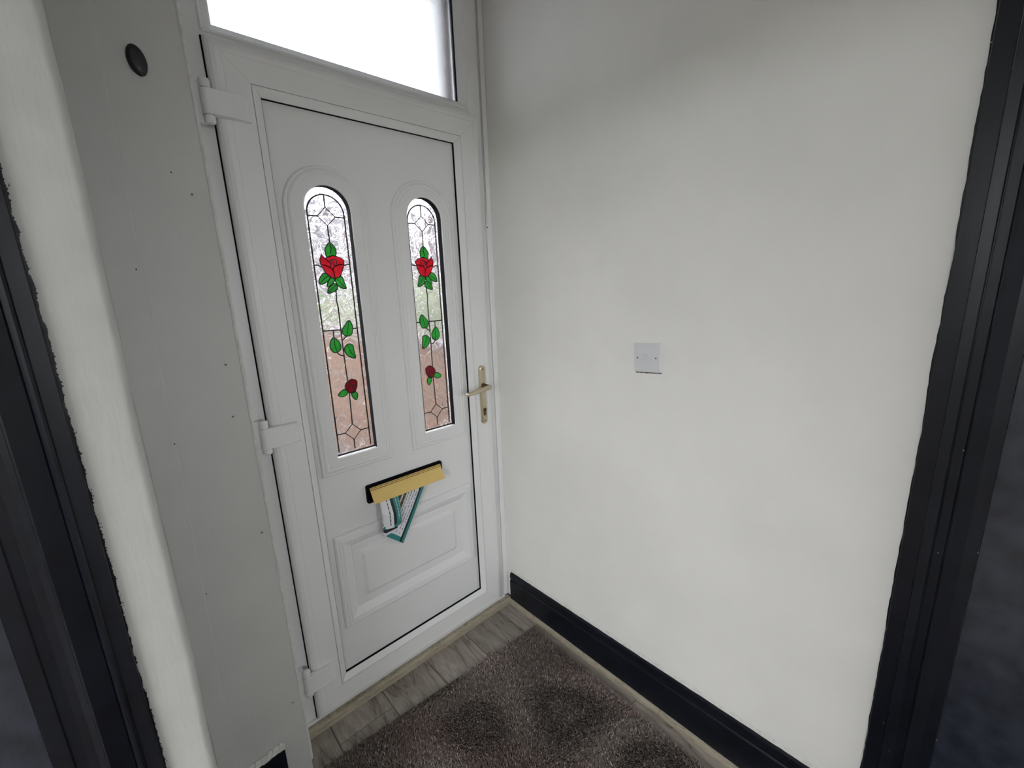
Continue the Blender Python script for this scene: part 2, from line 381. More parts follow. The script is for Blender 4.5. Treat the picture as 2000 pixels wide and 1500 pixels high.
# back board, right post (slightly proud) and overlapping left board with a leaning edge
lean = lambda z: 0.0292 + (z-0.28)*0.0222
def lean_board(name, xl, xr_f, y0, y1, z0, z1, mat, bv=0.002):
    m = MB(); m.add([(xl, y0, z0), (xr_f(z0), y0, z0), (xr_f(z1), y0, z1), (xl, y0, z1), (xl, y1, z0), (xr_f(z0), y1, z0), (xr_f(z1), y1, z1), (xl, y1, z1)],
          [(0, 1, 2, 3), (7, 6, 5, 4), (0, 4, 5, 1), (1, 5, 6, 2), (2, 6, 7, 3), (3, 7, 4, 0)])
    return bevel(m.build(name, mat, bx), bv)
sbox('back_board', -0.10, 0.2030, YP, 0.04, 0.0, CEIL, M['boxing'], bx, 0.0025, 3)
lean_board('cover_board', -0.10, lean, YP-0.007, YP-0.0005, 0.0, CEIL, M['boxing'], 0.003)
# caulk bead down the edge of the post beside the frame
m = MB(); rr = random.Random(3); n = 60; vs = []; 
for k in range(n+1):
    z = 0.06 + k*(CEIL-0.08)/n; j = rr.uniform(-0.0008, 0.0008)
    vs += [(0.2015+j, YP-0.0012, z), (0.2052+j, YP-0.0030, z), (0.2085+j, YP+0.0030, z)]
m.add(vs, [(3*k+i, 3*k+i+1, 3*k+i+4, 3*k+i+3) for k in range(n) for i in range(2)])
m.build('caulk_line', M['caulk'], bx, True)
# skirting offcut at the foot of the boards with rough caulk
sk = MB(); rr = random.Random(5); top = []
for k in range(13):
    xx = 0.036 + k*(0.1385-0.036)/12; top.append((xx, 0.163 + 0.010*(k/12) + rr.uniform(-0.002, 0.002)))
sk.add([(p[0], YP-0.014, 0.0) for p in top] + [(p[0], YP-0.014, p[1]-0.004) for p in top] + [(p[0], YP-0.001, p[1]) for p in top],
       [(k, k+1, 13+k+1, 13+k) for k in range(12)] + [(13+k, 14+k, 27+k, 26+k) for k in range(12)] + [(12, 38, 25), (0, 13, 26)])
tag(sk.build('baseboard_left', M['black']), 'short offcut of black skirting at the foot of the boxed boards', 'skirting', kind='structure')
ck = MB(); vs = []
for k in range(25):
    xx = 0.032 + k*(0.1405-0.032)/24; zz = 0.161 + 0.012*(k/24)
    vs += [(xx, YP-0.0125, zz-0.003+rr.uniform(-0.0015, 0.001)), (xx, YP-0.010, zz+0.006+rr.uniform(-0.001, 0.002)), (xx, YP-0.0015, zz+0.013+rr.uniform(-0.002, 0.002))]
ck.add(vs, [(3*k+i, 3*k+i+1, 3*k+i+4, 3*k+i+3) for k in range(24) for i in range(2)])
ck.build('caulk_line', M['caulk'], bx)
# nail heads in the boards
for q in [(266, 526), (341, 867), (404, 1163), (335, 335)]:
    p = px(q[0], q[1], 1, YP-0.0075)
    lathe(MB(), (p.x, YP-0.0078 if p.x < lean(p.z) else YP-0.0008, p.z), (0, 1, 0), [(0, 0.0014), (0.001, 0.0014)], 10).build('nail_hole', M['gasket'], bx)
for q in [(441, 712), (455, 814), (375, 380), (512, 1040), (572, 1372)]:
    p = px(q[0], q[1], 1, YP-0.001)
    lathe(MB(), (p.x, YP-0.0022, p.z), (0, 1, 0), [(0, 0.0015), (0.0006, 0.0028), (0.0016, 0.003)], 12).build('nail_head', M['boxing'], bx, True)

# wall nib with a rounded corner, nearer the camera
YN = -0.500
def nibx(z): return -0.0105 + (z-0.53)*0.0088
seg = 8; R_ = 0.012
m = MB(); rings = []
for z in [k*CEIL/24 for k in range(25)]:
    xc = nibx(z) + 0.0012*math.sin(z*9.0) + 0.0007*math.sin(z*23+1)
    ring = [(XL, YN, z)] + [(-0.0752, YN, z), (-0.040, YN, z)] + [(xc-R_+R_*math.sin(math.pi/2*k/seg), YN+R_-R_*math.cos(math.pi/2*k/seg), z) for k in range(seg+1)] + [(xc, YP-0.0068, z), (XL, YP-0.0068, z)]
    rings.append(ring)
c = len(rings[0])
m.add([v for r in rings for v in r], [(j*c+i, j*c+(i+1) % c, (j+1)*c+(i+1) % c, (j+1)*c+i) for j in range(24) for i in range(c)])
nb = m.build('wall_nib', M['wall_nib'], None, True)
tag(nb, 'narrow white wall end with rounded corner beside the black architrave', 'wall', kind='structure')
bevel(nb, 0.0)
nb.modifiers.clear()

# ------------------------------------------------------------------ left doorway: architrave on the nib, jamb and door
d2 = empty('door_2', (-0.14, -1.15, 0)); tag(d2, 'navy-black gloss door lining beside the narrow white wall end', 'door lining', kind='structure')
y0 = YN
profL = [(-0.0745, y0), (-0.0745, y0-0.008), (-0.0760, y0-0.0095), (-0.0925, y0-0.0100), (-0.0940, y0-0.0125), (-0.0965, y0-0.0150), (-0.0995, y0-0.0152), (-0.1022, y0-0.0130), (-0.1032, y0-0.0110),
         (-0.1045, y0-0.0125), (-0.1290, y0-0.0215), (-0.1312, y0-0.0205), (-0.1330, y0-0.0150), (-0.1400, y0-0.0120), (-0.1500, y0-0.0112), (-0.1620, y0-0.0120), (-0.1640, y0-0.0140), (-0.1815, y0-0.0145), (-0.1825, y0-0.0135), (-0.1825, y0)]
extrude_z(profL, 0.0, DZ).build('jamb', M['black'], d2)
extrude_z([(-0.1833, y0+0.01), (-0.1833, y0-0.0120), (-0.2320, y0-0.0120), (-0.2325, y0-0.0100), (-0.2325, y0+0.06), (-0.2060, y0+0.06), (-0.2060, y0+0.01)], 0.0, DZ+0.06).build('architrave', M['navy'], d2)
sbox('jamb', -0.2050, -0.0745, DY0, DY0+0.014, 0.0, DZ, M['black'], d2, 0.002)
sbox('lining_head', -0.2050, -0.0745, DY0+0.014, y0-0.023, DZ-0.022, DZ-0.001, M['black'], d2, 0.002)
# ragged brushed paint edge on the white wall
rr = random.Random(11); m = MB(); vs = []; n = 1300; e = 0.0
for k in range(n+1):
    z = 0.30 + k*1.75/n
    e = 0.93*e + rr.uniform(-0.0005, 0.0005)
    sp = rr.uniform(0, 0.0022) if rr.random() < 0.22 else rr.uniform(0, 0.0005)
    if z < 0.70: sp *= 1.8
    vs += [(-0.0760, y0-0.0003, z), (-0.0742+0.0012+e+sp, y0-0.0003, z)]
m.add(vs, [(2*k, 2*k+1, 2*k+3, 2*k+2) for k in range(n)])
m.build('brushed_paint_edge', M['black'], d2)
m = MB()
for k in range(26):
    z = rr.uniform(0.50, 1.65); xx = -0.0742+rr.uniform(0.0012, 0.0045); w = rr.uniform(0.0003, 0.0009); h = rr.uniform(0.0006, 0.004)
    m.add([(xx-w, y0-0.0004, z), (xx+w, y0-0.0004, z+h*0.2), (xx+w*0.4, y0-0.0004, z+h), (xx-w*0.7, y0-0.0004, z+h*0.8)], [(0, 1, 2, 3)])
m.build('paint_splash', M['black'], d2)

# ------------------------------------------------------------------ right doorway: architrave, jamb, door
d3 = empty('door_3', (XR, -1.79, 0)); tag(d3, 'navy-black gloss doorway in the right-hand wall', 'door', kind='structure')
X0 = XR
profR = [(X0, -1.2815), (X0-0.011, -1.2815), (X0-0.0125, -1.283), (X0-0.013, -1.3095), (X0-0.0165, -1.3098), (X0-0.0208, -1.3104), (X0-0.0214, -1.3112), (X0-0.0190, -1.3258), (X0-0.0180, -1.3266), (X0-0.0150, -1.3278),
         (X0-0.0130, -1.3300), (X0-0.0135, -1.3435), (X0-0.0165, -1.3455), (X0-0.0185, -1.3475), (X0-0.0170, -1.3520), (X0-0.0120, -1.3700), (X0-0.0105, -1.3880), (X0, -1.3890)]
extrude_z(profR, 0.0, 2.12).build('architrave', M['black'], d3)
sbox('door_leaf', X0-0.004, X0, -2.17, -1.3892, 0.006, 2.04, M['navy'], d3, 0.001)
sbox('jamb', X0-0.006, X0, -2.19, -2.1705, 0.0, 2.05, M['navy'], d3, 0.001)
# wavy hand-cut paint edge against the white wall
rr = random.Random(21); m = MB(); vs = []; n = 160; e = 0
for k in range(n+1):
    z = 0.18 + k*1.92/n; e = 0.85*e + rr.uniform(-0.0009, 0.0009)
    vs += [(X0-0.0003, -1.2820, z), (X0-0.0003, -1.2795+e, z)]
m.add(vs, [(2*k, 2*k+1, 2*k+3, 2*k+2) for k in range(n)]); m.build('brushed_paint_edge', M['black'], d3)
m = MB()
for (u, v) in [(1936, 83), (1882, 880), (1910, 1080), (1832, 1080), (1726, 1412), (1737, 1466), (1830, 1446)]:
    p = px(u, v, 0, X0-0.022); m.add([p+Vector((0, -0.0012, -0.0008)), p+Vector((0, 0.0012, 0.0002)), p+Vector((0.0, 0.0002, 0.0015))], [(0, 1, 2)])
m.build('paint_chip', M['caulk'], d3)

# ------------------------------------------------------------------ right skirting, floor beads
def zt(y): return 0.1615 + (-y)*0.0155
rr = random.Random(31)
def skirt(name, xw, y_a, y_b, mat):
    n = 40; m = MB(); ring = 8; vs = []
    for k in range(n+1):
        y = y_a + (y_b-y_a)*k/n; t = zt(y)
        vs += [(xw, y, 0), (xw-0.013, y, 0), (xw-0.0135, y, t-0.045), (xw-0.0105, y, t-0.041), (xw-0.0095, y, t-0.036), (xw-0.0125, y, t-0.026), (xw-0.0105, y, t-0.008), (xw-0.001, y, t+rr.uniform(-0.0012, 0.0012))]
    m.add(vs, [(ring*k+i, ring*k+(i+1) % ring, ring*(k+1)+(i+1) % ring, ring*(k+1)+i) for k in range(n) for i in range(ring)])
    m.add(vs[:ring], [tuple(range(ring))]); m.add(vs[-ring:], [tuple(range(ring))])
    return m.build(name, mat)
o = skirt('baseboard_right', XR, -0.004, -1.281, M['black']); tag(o, 'black gloss moulded skirting board along the white right-hand wall', 'skirting', kind='structure')
m = MB(); vs = []; n = 70
for k in range(n+1):
    y = 0.0 - 1.281*k/n; t = zt(y); w = rr.uniform(0.006, 0.011) if rr.random() > 0.2 else 0.013
    vs += [(XR-0.004, y, t-0.0015+rr.uniform(-0.001, 0.0006)), (XR-0.0025, y, t+0.003), (XR-0.0004, y, t+w)]
m.add(vs, [(3*k+i, 3*k+i+1, 3*k+i+4, 3*k+i+3) for k in range(n) for i in range(2)]); m.build('caulk_line', M['caulk'], o)
XB = XR-0.0135
def bead(name, ya, yb):
    pr = [(XB, 0.0), (XB-0.0085, 0.0), (XB-0.0085, 0.013), (XB-0.0065, 0.0185), (XB-0.002, 0.0225), (XB, 0.023)]
    m = MB(); n = len(pr); m.add([(p[0], ya, p[1]) for p in pr]+[(p[0], yb, p[1]) for p in pr], [(i, (i+1) % n, n+(i+1) % n, n+i) for i in range(n)]+[tuple(range(n)), tuple(range(n, 2*n))])
    return m.build(name, M['pine'])
t2 = bead('trim_2', -0.004, -0.7655); tag(t2, 'pale timber floor bead along the black skirting, running from the front door', 'floor trim', kind='structure')
t3 = bead('trim_3', -0.7665, -1.281); tag(t3, 'pale timber floor bead along the black skirting, beside the navy architrave', 'floor trim', kind='structure')
# timber strip in front of the threshold
pr = [(0.020, 0.0), (-0.004, 0.0), (-0.004, 0.022), (-0.002, 0.0275), (0.003, 0.030), (0.020, 0.031)]
m = MB(); n = len(pr); m.add([(0.2055, p[0], p[1]) for p in pr]+[(XB, p[0], p[1]) for p in pr], [(i, (i+1) % n, n+(i+1) % n, n+i) for i in range(n)]+[tuple(range(n)), tuple(range(n, 2*n))])
tag(m.build('trim_4', M['pine']), 'pale timber strip on the floor against the door threshold', 'floor trim', kind='structure')

# ------------------------------------------------------------------ fixed frame and transom window
fr = empty('trim_5', (0.67, YF, 0)); tag(fr, 'white plastic outer frame of the front door', 'door frame', kind='structure')
sbox('hinge_jamb', 0.2040, 0.2900, YF, 0.095, 0.0, 2.50, M['upvc'], fr, 0.002)
sbox('lock_jamb', 1.0600, 1.1232, YF, 0.095, 0.0, 2.50, M['upvc'], fr, 0.002)
sbox('cover_strip', 1.1245, 1.1498, YF-0.006, 0.095, 0.031, 2.50, M['upvc'], fr, 0.004, 3)
sbox('transom_bar', 0.2895, 1.0605, YF, 0.095, 2.040, 2.086, M['upvc'], fr)
sbox('head', 0.2895, 1.0605, YF, 0.095, 2.455, 2.50, M['upvc'], fr)
sbox('threshold', 0.2055, 1.1232, 0.0205, 0.10, 0.0, 0.034, M['upvc'], fr, 0.002)
m = MB().box(0.2105, 1.1220, 0.0150, 0.0300, 0.0315, 0.0395); bevel(m.build('weather_strip', M['upvc'], fr), 0.002)
sbox('seal', 0.270, 1.088, 0.0275, 0.0295, 0.036, 2.072, M['gasket'], fr) if False else None

wn = empty('window_1', (0.67, YF, 2.08)); tag(wn, 'frosted glass transom window above the front door', 'window', kind='structure')
GX0, GX1, GZ0, GZ1 = 0.266, 1.066, 2.082, 2.470
beadp = [(0, YF+0.01), (0, YF-0.002), (0.003, YF-0.004), (0.008, YF-0.003), (0.010, YF), (0.026, YF+0.017), (0.029, YF+0.020), (0.029, YF+0.03)]
members(lambda i: (GX0+i, GX1-i, GZ0+i, GZ1-i), beadp, ['glazing_bead']*4, M['upvc'], wn, 0.0005)
def ringbox(name, x0, x1, z0, z1, w, ya, yb, mat, parent):
    return plate_holes(rect(x0, x1, z0, z1), [rect(x0+w, x1-w, z0+w, z1-w)], ya, yb).build(name, mat, parent)
ringbox('gasket', GX0+0.027, GX1-0.027, GZ0+0.027, GZ1-0.027, 0.0030, YF+0.0205, YF+0.0285, M['gasket'], wn)
ringbox('spacer_bar', GX0+0.020, GX1-0.020, GZ0+0.020, GZ1-0.020, 0.0125, YF+0.034, YF+0.046, M['upvc'], wn)
MB().box(GX0+0.012, GX1-0.012, YF+0.0290, YF+0.0330, GZ0+0.012, GZ1-0.012).build('glass_pane', M['frost_glass'], wn)

# ------------------------------------------------------------------ the front door
d1 = empty('door_1', (0.678, 0.0, 0.04)); tag(d1, 'white plastic front door with two arched stained-glass panes and brass letterplate', 'door', kind='structure')
SX0, SX1, SZ0, SZ1 = 0.2655, 1.0915, 0.0415, 2.0685
sashp = [(0, 0.027), (0, 0.015), (0.003, 0.008), (0.009, 0.003), (0.0185, 0.0), (0.030, 0.0), (0.0305, 0.0008), (0.0315, 0.0008), (0.032, 0.0), (0.0868, 0.0), (0.0872, 0.004), (0.0880, 0.027)]
members(lambda i: (SX0+i, SX1-i, SZ0+i, SZ1-i), sashp, ['stile', 'stile', 'rail', 'rail'], M['upvc'], d1, 0.0003)
bdp = [(0.0882, 0.024), (0.0882, 0.0005), (0.0900, -0.0004), (0.0935, 0.0006), (0.1040, 0.0095), (0.1085, 0.0132), (0.1095, 0.0148), (0.1095, 0.0240)]
members(lambda i: (SX0+i, SX1-i, SZ0+i, SZ1-i), bdp, ['glazing_bead']*4, M['upvc'], d1, 0.0004)
# sash core behind the visible profile
plate_holes(rect(SX0+0.004, SX1-0.004, SZ0+0.004, SZ1-0.004), [rect(SX0+0.085, SX1-0.085, SZ0+0.085, SZ1-0.085)], 0.0265, 0.075).build('sash_core', M['upvc'], d1)
PX0, PX1, PZ0, PZ1 = SX0+0.1095, SX1-0.1095, SZ0+0.1095, SZ1-0.1095
ringbox('panel_gasket', PX0-0.0015, PX1+0.0015, PZ0-0.0015, PZ1+0.0015, 0.0020, 0.0148, 0.0250, M['gasket'], d1)
ringbox('weather_seal', SX0-0.0030, SX1+0.0030, SZ0-0.0030, SZ1+0.0030, 0.0060, 0.0245, 0.0279, M['gasket'], d1)
# arched openings
PANES = [('left', 0.514, 1), ('right', 0.840, -1)]
ZB, ZC, HW = 0.9353, 1.6967, 0.0675
YPAN = 0.0245
panel = plate_holes(rect(PX0-0.018, PX1+0.018, PZ0-0.018, PZ1+0.018), [arch(cx, HW+0.004, ZB-0.004, ZC) for _, cx, _ in PANES], YPAN, 0.052)
panel.build('door_panel', M['upvc_panel'], d1)
casp = [(0, YPAN+0.001), (0.0008, YPAN-0.0056), (0.0040, YPAN-0.0087), (0.0080, YPAN-0.0092), (0.0105, YPAN-0.0073), (0.0135, YPAN-0.0109), (0.0185, YPAN-0.0129), (0.0215, YPAN-0.0120), (0.0235, YPAN-0.0101), (0.030, YPAN-0.0112), (0.051, YPAN-0.0118), (0.0545, YPAN-0.0109), (0.055, YPAN-0.0084)]
YG = 0.0420
# stained-glass design, millimetres from the pane's centre line and the sill of its opening
BORD = [(-54.5, 9.5), (54.5, 9.5)] + [(54.5*math.cos(math.pi*k/16), 754.5+54.5*math.sin(math.pi*k/16)) for k in range(17)]
DT = [(-0.5, 773.4), (-26.3, 747.5), (0, 721.8), (27.0, 747.5)]
DB = [(-0.2, 94.5), (-26.4, 68.9), (-0.8, 40.8), (25.8, 67.5)]
LINES = [[(0, 809), (-0.5, 773.4)], [(-54.5, 747), (-26.3, 747.5)], [(27, 747.5), (54.5, 747)], [(0, 721.8), (0.5, 672.6)],
         [(-54, 606), (-42.7, 606.4), (-33, 600)], [(33, 605), (43.6, 608), (54.5, 609)],
         [(2.1, 535.6), (-1, 497.5), (1.5, 478.4), (1.1, 416.9), (0.6, 369), (1.0, 312.7), (2, 240)],
         [(-54, 409), (0, 408)], [(39.4, 408.6), (54.5, 408.4)], [(17.8, 386.8), (2, 374.3)], [(-23, 408.1), (-23.6, 386.3)], [(-20, 338), (-10.2, 327.4), (0, 325.1)],
         [(3, 202), (1.9, 165.4), (0, 94.5)], [(-54.5, 70.2), (-26.4, 68.9)], [(25.8, 67.5), (54.5, 67.8)], [(-0.8, 40.8), (-1, 9.5)],
         [(-5.7, 617.3), (-1.8, 622.1), (11.9, 625.6), (15.9, 617.5), (11.7, 609)], [(2, 620), (3, 611), (8, 605)],
         [(8, 240), (10, 228), (20, 222), (30, 226)], [(10, 228), (4, 218), (-5, 216)], [(14, 224), (18, 212), (14, 201)],
         [(1, 668), (2, 655), (-2, 640)]]
PETALS = [[(-34.6, 607.4), (-20.3, 605.9), (-8, 599.5), (-0.6, 593.1), (2.7, 580), (2.7, 566.5), (-13.2, 572), (-23.2, 583.4), (-29.4, 597.9)],
          [(35.2, 609.5), (19.7, 607.8), (5.7, 602.8), (-0.6, 593.1), (2.7, 580), (2.7, 566.5), (18.5, 571.7), (27.2, 586.5), (33.1, 602)],
          [(-28.8, 639.1), (-23.6, 629.8), (-13.5, 620.4), (-3.3, 610.9), (-8, 599.5), (-20.3, 605.9), (-34.6, 607.4), (-35.9, 621.7)],
          [(-20.6, 626.5), (-12.4, 629.5), (3.2, 635.1), (17.8, 632.1), (29, 627.5), (37.7, 621.1), (35.2, 609.5), (19.7, 607.8), (5.7, 602.8), (-0.6, 593.1), (-8, 599.5), (-3.3, 610.9), (-13.5, 620.4)]]
ROSE2 = [[(3.3, 239.6), (17.5, 244.9), (31.8, 236), (31.5, 226), (29.5, 215.3), (19.7, 199.3), (6.4, 200.5), (-7.2, 214), (-6.3, 229.7)]]
LEAVES = [[(0.5, 672.6), (11.7, 662.5), (16.7, 649.8), (13.1, 633.3), (3.2, 635.1), (-12.4, 629.5), (-17.4, 647.3), (-11.3, 661.7)],
          [(-29.9, 581.9), (-43, 567.6), (-46.1, 551.6), (-33.9, 551.3), (-18, 560.7), (-11.8, 570.4), (-17.3, 578.6)],
          [(-10.6, 568.5), (-20.5, 554.3), (-23.6, 542.9), (-11.9, 544.3), (0, 558.8), (-0.2, 566)],
          [(-19.1, 539.5), (-24.5, 523.3), (-7.5, 526), (7.2, 535.5), (3.8, 548.8), (-4.4, 552)],
          [(4.2, 566.3), (5.7, 550.4), (17.8, 538.5), (34.5, 534.7), (31.4, 551.6), (25.1, 572), (16.6, 571)],
          [(30.2, 435.7), (16.6, 422.8), (5.4, 407.3), (7.2, 392.4), (17.8, 386.8), (31.2, 388.1), (38.7, 402.3), (39, 421)],
          [(-23.6, 386.3), (-35.2, 374.8), (-39.3, 357), (-32.3, 341.4), (-20, 338), (-6.6, 347.5), (-7.2, 366.1)],
          [(4.7, 348), (18.2, 360.2), (33, 355.9), (34.7, 338.6), (37.3, 312.2), (17.1, 320), (7.3, 332.6)],
          [(-33.8, 200.1), (-17, 214.2), (-3.8, 212.9), (-1.4, 201.5), (-17.8, 192.2)],
          [(9.7, 199), (22.1, 202.8), (30.3, 189.3), (23.7, 173.5), (13.8, 182.7)]]
VEINS = [[(-44, 553), (-30, 566), (-18, 574)], [(32, 537), (18, 554), (8, 566)], [(-22, 525), (-8, 538), (2, 546)], [(30, 434), (24, 412), (18, 388)], [(-23, 384), (-24, 362), (-20, 340)], [(36, 314), (24, 334), (16, 356)]]

def smooth_poly(p, closed=True, sub=3):
    n = len(p); out = []
    for i in range(n if closed else n-1):
        q = [p[(i+k-1) % n] if closed else p[min(max(i+k-1, 0), n-1)] for k in range(4)]
        for s in range(sub):
            t = s/sub
            out.append(tuple(0.5*((2*q[1][c])+(-q[0][c]+q[2][c])*t+(2*q[0][c]-5*q[1][c]+4*q[2][c]-q[3][c])*t*t+(-q[0][c]+3*q[1][c]-3*q[2][c]+q[3][c])*t**3) for c in (0, 1)))
    if not closed: out.append(p[-1])
    return out

def ribbon(m, pts, w, h, yb, closed, T):
    n = len(pts); vs = []
    for i, p in enumerate(pts):
        a = pts[(i-1) % n] if (closed or i > 0) else p; b = pts[(i+1) % n] if (closed or i < n-1) else p
        d = Vector((b[0]-a[0], b[1]-a[1])); d = d.normalized() if d.length else Vector((1, 0)); nn = Vector((-d.y, d.x))
        for s, y in ((-1, yb), (-0.55, yb-h), (0.55, yb-h), (1, yb)):
            q = (p[0]+nn.x*w/2*s, p[1]+nn.y*w/2*s); X, Z = T(q); vs.append((X, y, Z))
    m.add(vs, [(4*i+k, 4*i+k+1, 4*((i+1) % n)+k+1, 4*((i+1) % n)+k) for i in range(n if closed else n-1) for k in range(3)])

for (side, cx, sg) in PANES:
    cas = loft(lambda i: arch(cx, HW+0.055, ZB-0.055, ZC, i, 28), casp).build('arched_surround', M['upvc_panel'], d1)
    T = lambda q: (cx*1.0035+sg*q[0]/1000, ZB-0.0005+q[1]/1000)
    # black rubber lining round the sides and top of the opening, white sill below
    ol = arch(cx, HW, ZB, ZC, 0.0, 28)
    k = len(ol); side_pts = ol[1:] + [ol[0]]
    m = MB(); m.add([(p[0], YPAN-0.0062, p[1]) for p in side_pts]+[(p[0], YG+0.001, p[1]) for p in side_pts], [(i, i+1, k+i+1, k+i) for i in range(k-1)])
    m.build('rubber_lining', M['gasket'], cas)
    m = MB().box(cx-HW, cx+HW, YPAN-0.0060, YG+0.001, ZB-0.004, ZB); m.build('pane_sill', M['upvc'], cas)
    m = MB().box(cx-HW, cx+HW, YG-0.0085, YG-0.0005, ZB, ZB+0.0022); m.build('sill_gasket', M['gasket'], cas)
    g = arch(cx, HW+0.003, ZB-0.003, ZC, 0, 28)
    pane = plate_holes(g, [], YG, YG+0.004).build('patterned_pane', M['pattern_glass'], cas)
    m = MB()
    ribbon(m, BORD, 4.6, 0.0016, YG-0.0002, True, T)
    for d in (DT, DB): ribbon(m, d, 4.2, 0.0016, YG-0.0002, True, T)
    for l in LINES: ribbon(m, l, 4.2, 0.0016, YG-0.0002, False, T)
    for v in VEINS: ribbon(m, v, 2.6, 0.0016, YG-0.0002, False, T)
    for group_, mt, nm in ((PETALS, 'red_film', 'rose_petal'), (ROSE2, 'dark_red_film', 'rosebud'), (LEAVES, 'green_film', 'leaf')):
        for pg in group_:
            if nm == 'leaf' or nm == 'rosebud': sp = smooth_poly(pg, True, 3)
            else: sp = pg
            ribbon(m, sp, 3.6, 0.0016, YG-0.0002, True, T)
            pl_ = [T(q) for q in sp]
            if sg < 0: pl_ = pl_[::-1]
            plate_holes(pl_, [], YG-0.0012, YG-0.0004).build(nm, M[mt], cas)
    m.build('lead_came', M['lead'], cas)

# lower moulded panel
mp = [(0, YPAN+0.001), (0.0010, YPAN-0.0063), (0.0060, YPAN-0.0112), (0.0130, YPAN-0.0129), (0.0150, YPAN-0.0112), (0.0170, YPAN-0.0137), (0.0220, YPAN-0.0140), (0.0235, YPAN-0.0119), (0.0255, YPAN-0.0140), (0.0300, YPAN-0.0133), (0.0500, YPAN-0.0042), (0.0570, YPAN+0.0010), (0.0585, YPAN-0.0006), (0.0840, YPAN-0.0008), (0.0900, YPAN-0.0028), (0.0945, YPAN-0.0073), (0.0975, YPAN-0.0087), (0.100, YPAN-0.0090)]
def rrect(i):
    x0, x1, z0, z1 = 0.396+i, 0.964-i, 0.315+i, 0.667-i
    r = 0.0015 + (0.012 if i > 0.07 else 0.0)
    out = []
    for (cx_, cz_, a0) in ((x0+r, z0+r, 180), (x1-r, z0+r, 270), (x1-r, z1-r, 0), (x0+r, z1-r, 90)):
        for k in range(5): a = math.radians(a0+90*k/4); out.append((cx_+r*math.cos(a), cz_+r*math.sin(a)))
    return out
loft(rrect, mp, True).build('moulded_panel', M['upvc_panel'], d1)

# hinges
def hinge(zc, lean_=0.0):
    h = empty('hinge', (0.2515, -0.004, zc-0.05), d1)
    kx, ky, r = 0.2500, -0.0045, 0.0118
    m = MB(); lathe(m, (kx, ky, zc+0.0300), (0, 0, 1), [(0, r), (0.016, r), (0.0205, r*0.86), (0.0225, r*0.5)], 24); m.build('upper_knuckle', M['upvc'], h, False)
    m = MB(); lathe(m, (kx, ky, zc-0.0300), (0, 0, -1), [(0, r), (0.013, r), (0.0165, r*0.86), (0.018, r*0.5)], 24); m.build('lower_knuckle', M['upvc'], h, False)
    # frame plate
    bevel(MB().box(0.2215, 0.2470, 0.0000, YF+0.001, zc-0.047, zc+0.050).build('frame_plate', M['upvc'], h), 0.005, 3)
    # flag leaf wraps the barrel and lies on the sash
    m = MB(); sgm = 10; outer_ = [(kx+(r+0.0012)*math.cos(math.radians(a)), ky+(r+0.0012)*math.sin(math.radians(a))) for a in [160+k*(110/sgm) for k in range(sgm+1)]]
    prof_ = outer_ + [(0.300, ky-0.0125), (0.328, ky-0.0090), (0.3365, ky-0.0045), (0.3385, 0.0005), (kx+0.02, 0.0005), (kx, 0.010)]
    o = extrude_z(prof_, zc-0.0292, zc+0.0292).build('flag_leaf', M['upvc'], h); bevel(o, 0.002, 2)
    MB().box(kx-0.009, kx+0.009, ky-0.009, ky+0.009, zc-0.0302, zc+0.0302).build('pin', M['gasket'], h)
for zc in (1.915, 1.062, 0.214): hinge(zc)

# lever handle on a long backplate
hp = empty('lever_handle', (1.0385, 0, 0.913), d1)
HX, HZ0, HZ1 = 1.0380, 0.912, 1.154
def stadium(cx, z0, z1, w, i):
    r = w/2-i; a_ = [(cx+r*math.cos(math.pi+math.pi*k/12), z0+w/2+r*math.sin(math.pi+math.pi*k/12)) for k in range(13)]
    b_ = [(cx+r*math.cos(math.pi*k/12), z1-w/2+r*math.sin(math.pi*k/12)) for k in range(13)]
    return a_+b_
loft(lambda i: stadium(HX, HZ0, HZ1, 0.0290, i), [(0, 0.0005), (0, -0.0065), (0.0015, -0.0085), (0.0045, -0.0100), (0.0062, -0.0105)], True).build('backplate', M['handle'], hp, False)
for z in (HZ0+0.014, HZ1-0.014):
    lathe(MB(), (HX, -0.0100, z), (0, -1, 0), [(0, 0.0032), (0.0010, 0.0030)], 14).build('screw', M['handle_dark'], hp)
m = MB(); lathe(m, (HX, -0.009, 1.073), (0, -1, 0), [(0, 0.0105), (0.004, 0.0105), (0.006, 0.0085), (0.040, 0.0080)], 20); m.build('lever_neck', M['handle_dark'], hp, True)
# lever bar
m = MB(); LV = [(1.0460, -0.0480, 1.0725), (1.0400, -0.0520, 1.0725), (1.0250, -0.0535, 1.0715), (0.9900, -0.0535, 1.0685), (0.9500, -0.0520, 1.0640), (0.9330, -0.0505, 1.0620), (0.9250, -0.0490, 1.0615)]
RD = [0.0065, 0.0098, 0.0100, 0.0088, 0.0082, 0.0080, 0.0060]; rg = 16; vs = []
for i, p in enumerate(LV):
    for k in range(rg): a = 2*math.pi*k/rg; vs.append((p[0], p[1]+RD[i]*0.8*math.cos(a), p[2]+RD[i]*math.sin(a)))
m.add(vs, [(i*rg+k, i*rg+(k+1) % rg, (i+1)*rg+(k+1) % rg, (i+1)*rg+k) for i in range(len(LV)-1) for k in range(rg)]+[tuple(range(rg)), tuple((len(LV)-1)*rg+k for k in range(rg))])
m.build('lever', M['handle'], hp, True)
kz = 0.972
m = MB(); lathe(m, (HX, -0.0102, kz), (0, -1, 0), [(0, 0.0086), (0.0030, 0.0084), (0.0038, 0.0070)], 20); m.box(HX-0.0048, HX+0.0048, -0.0135, -0.0100, kz-0.0230, kz-0.004); m.build('lock_cylinder', M['handle_dark'], hp)
m = MB().box(HX-0.0010, HX+0.0010, -0.0147, -0.0138, kz-0.004, kz+0.004); m.build('keyhole', M['gasket'], hp)

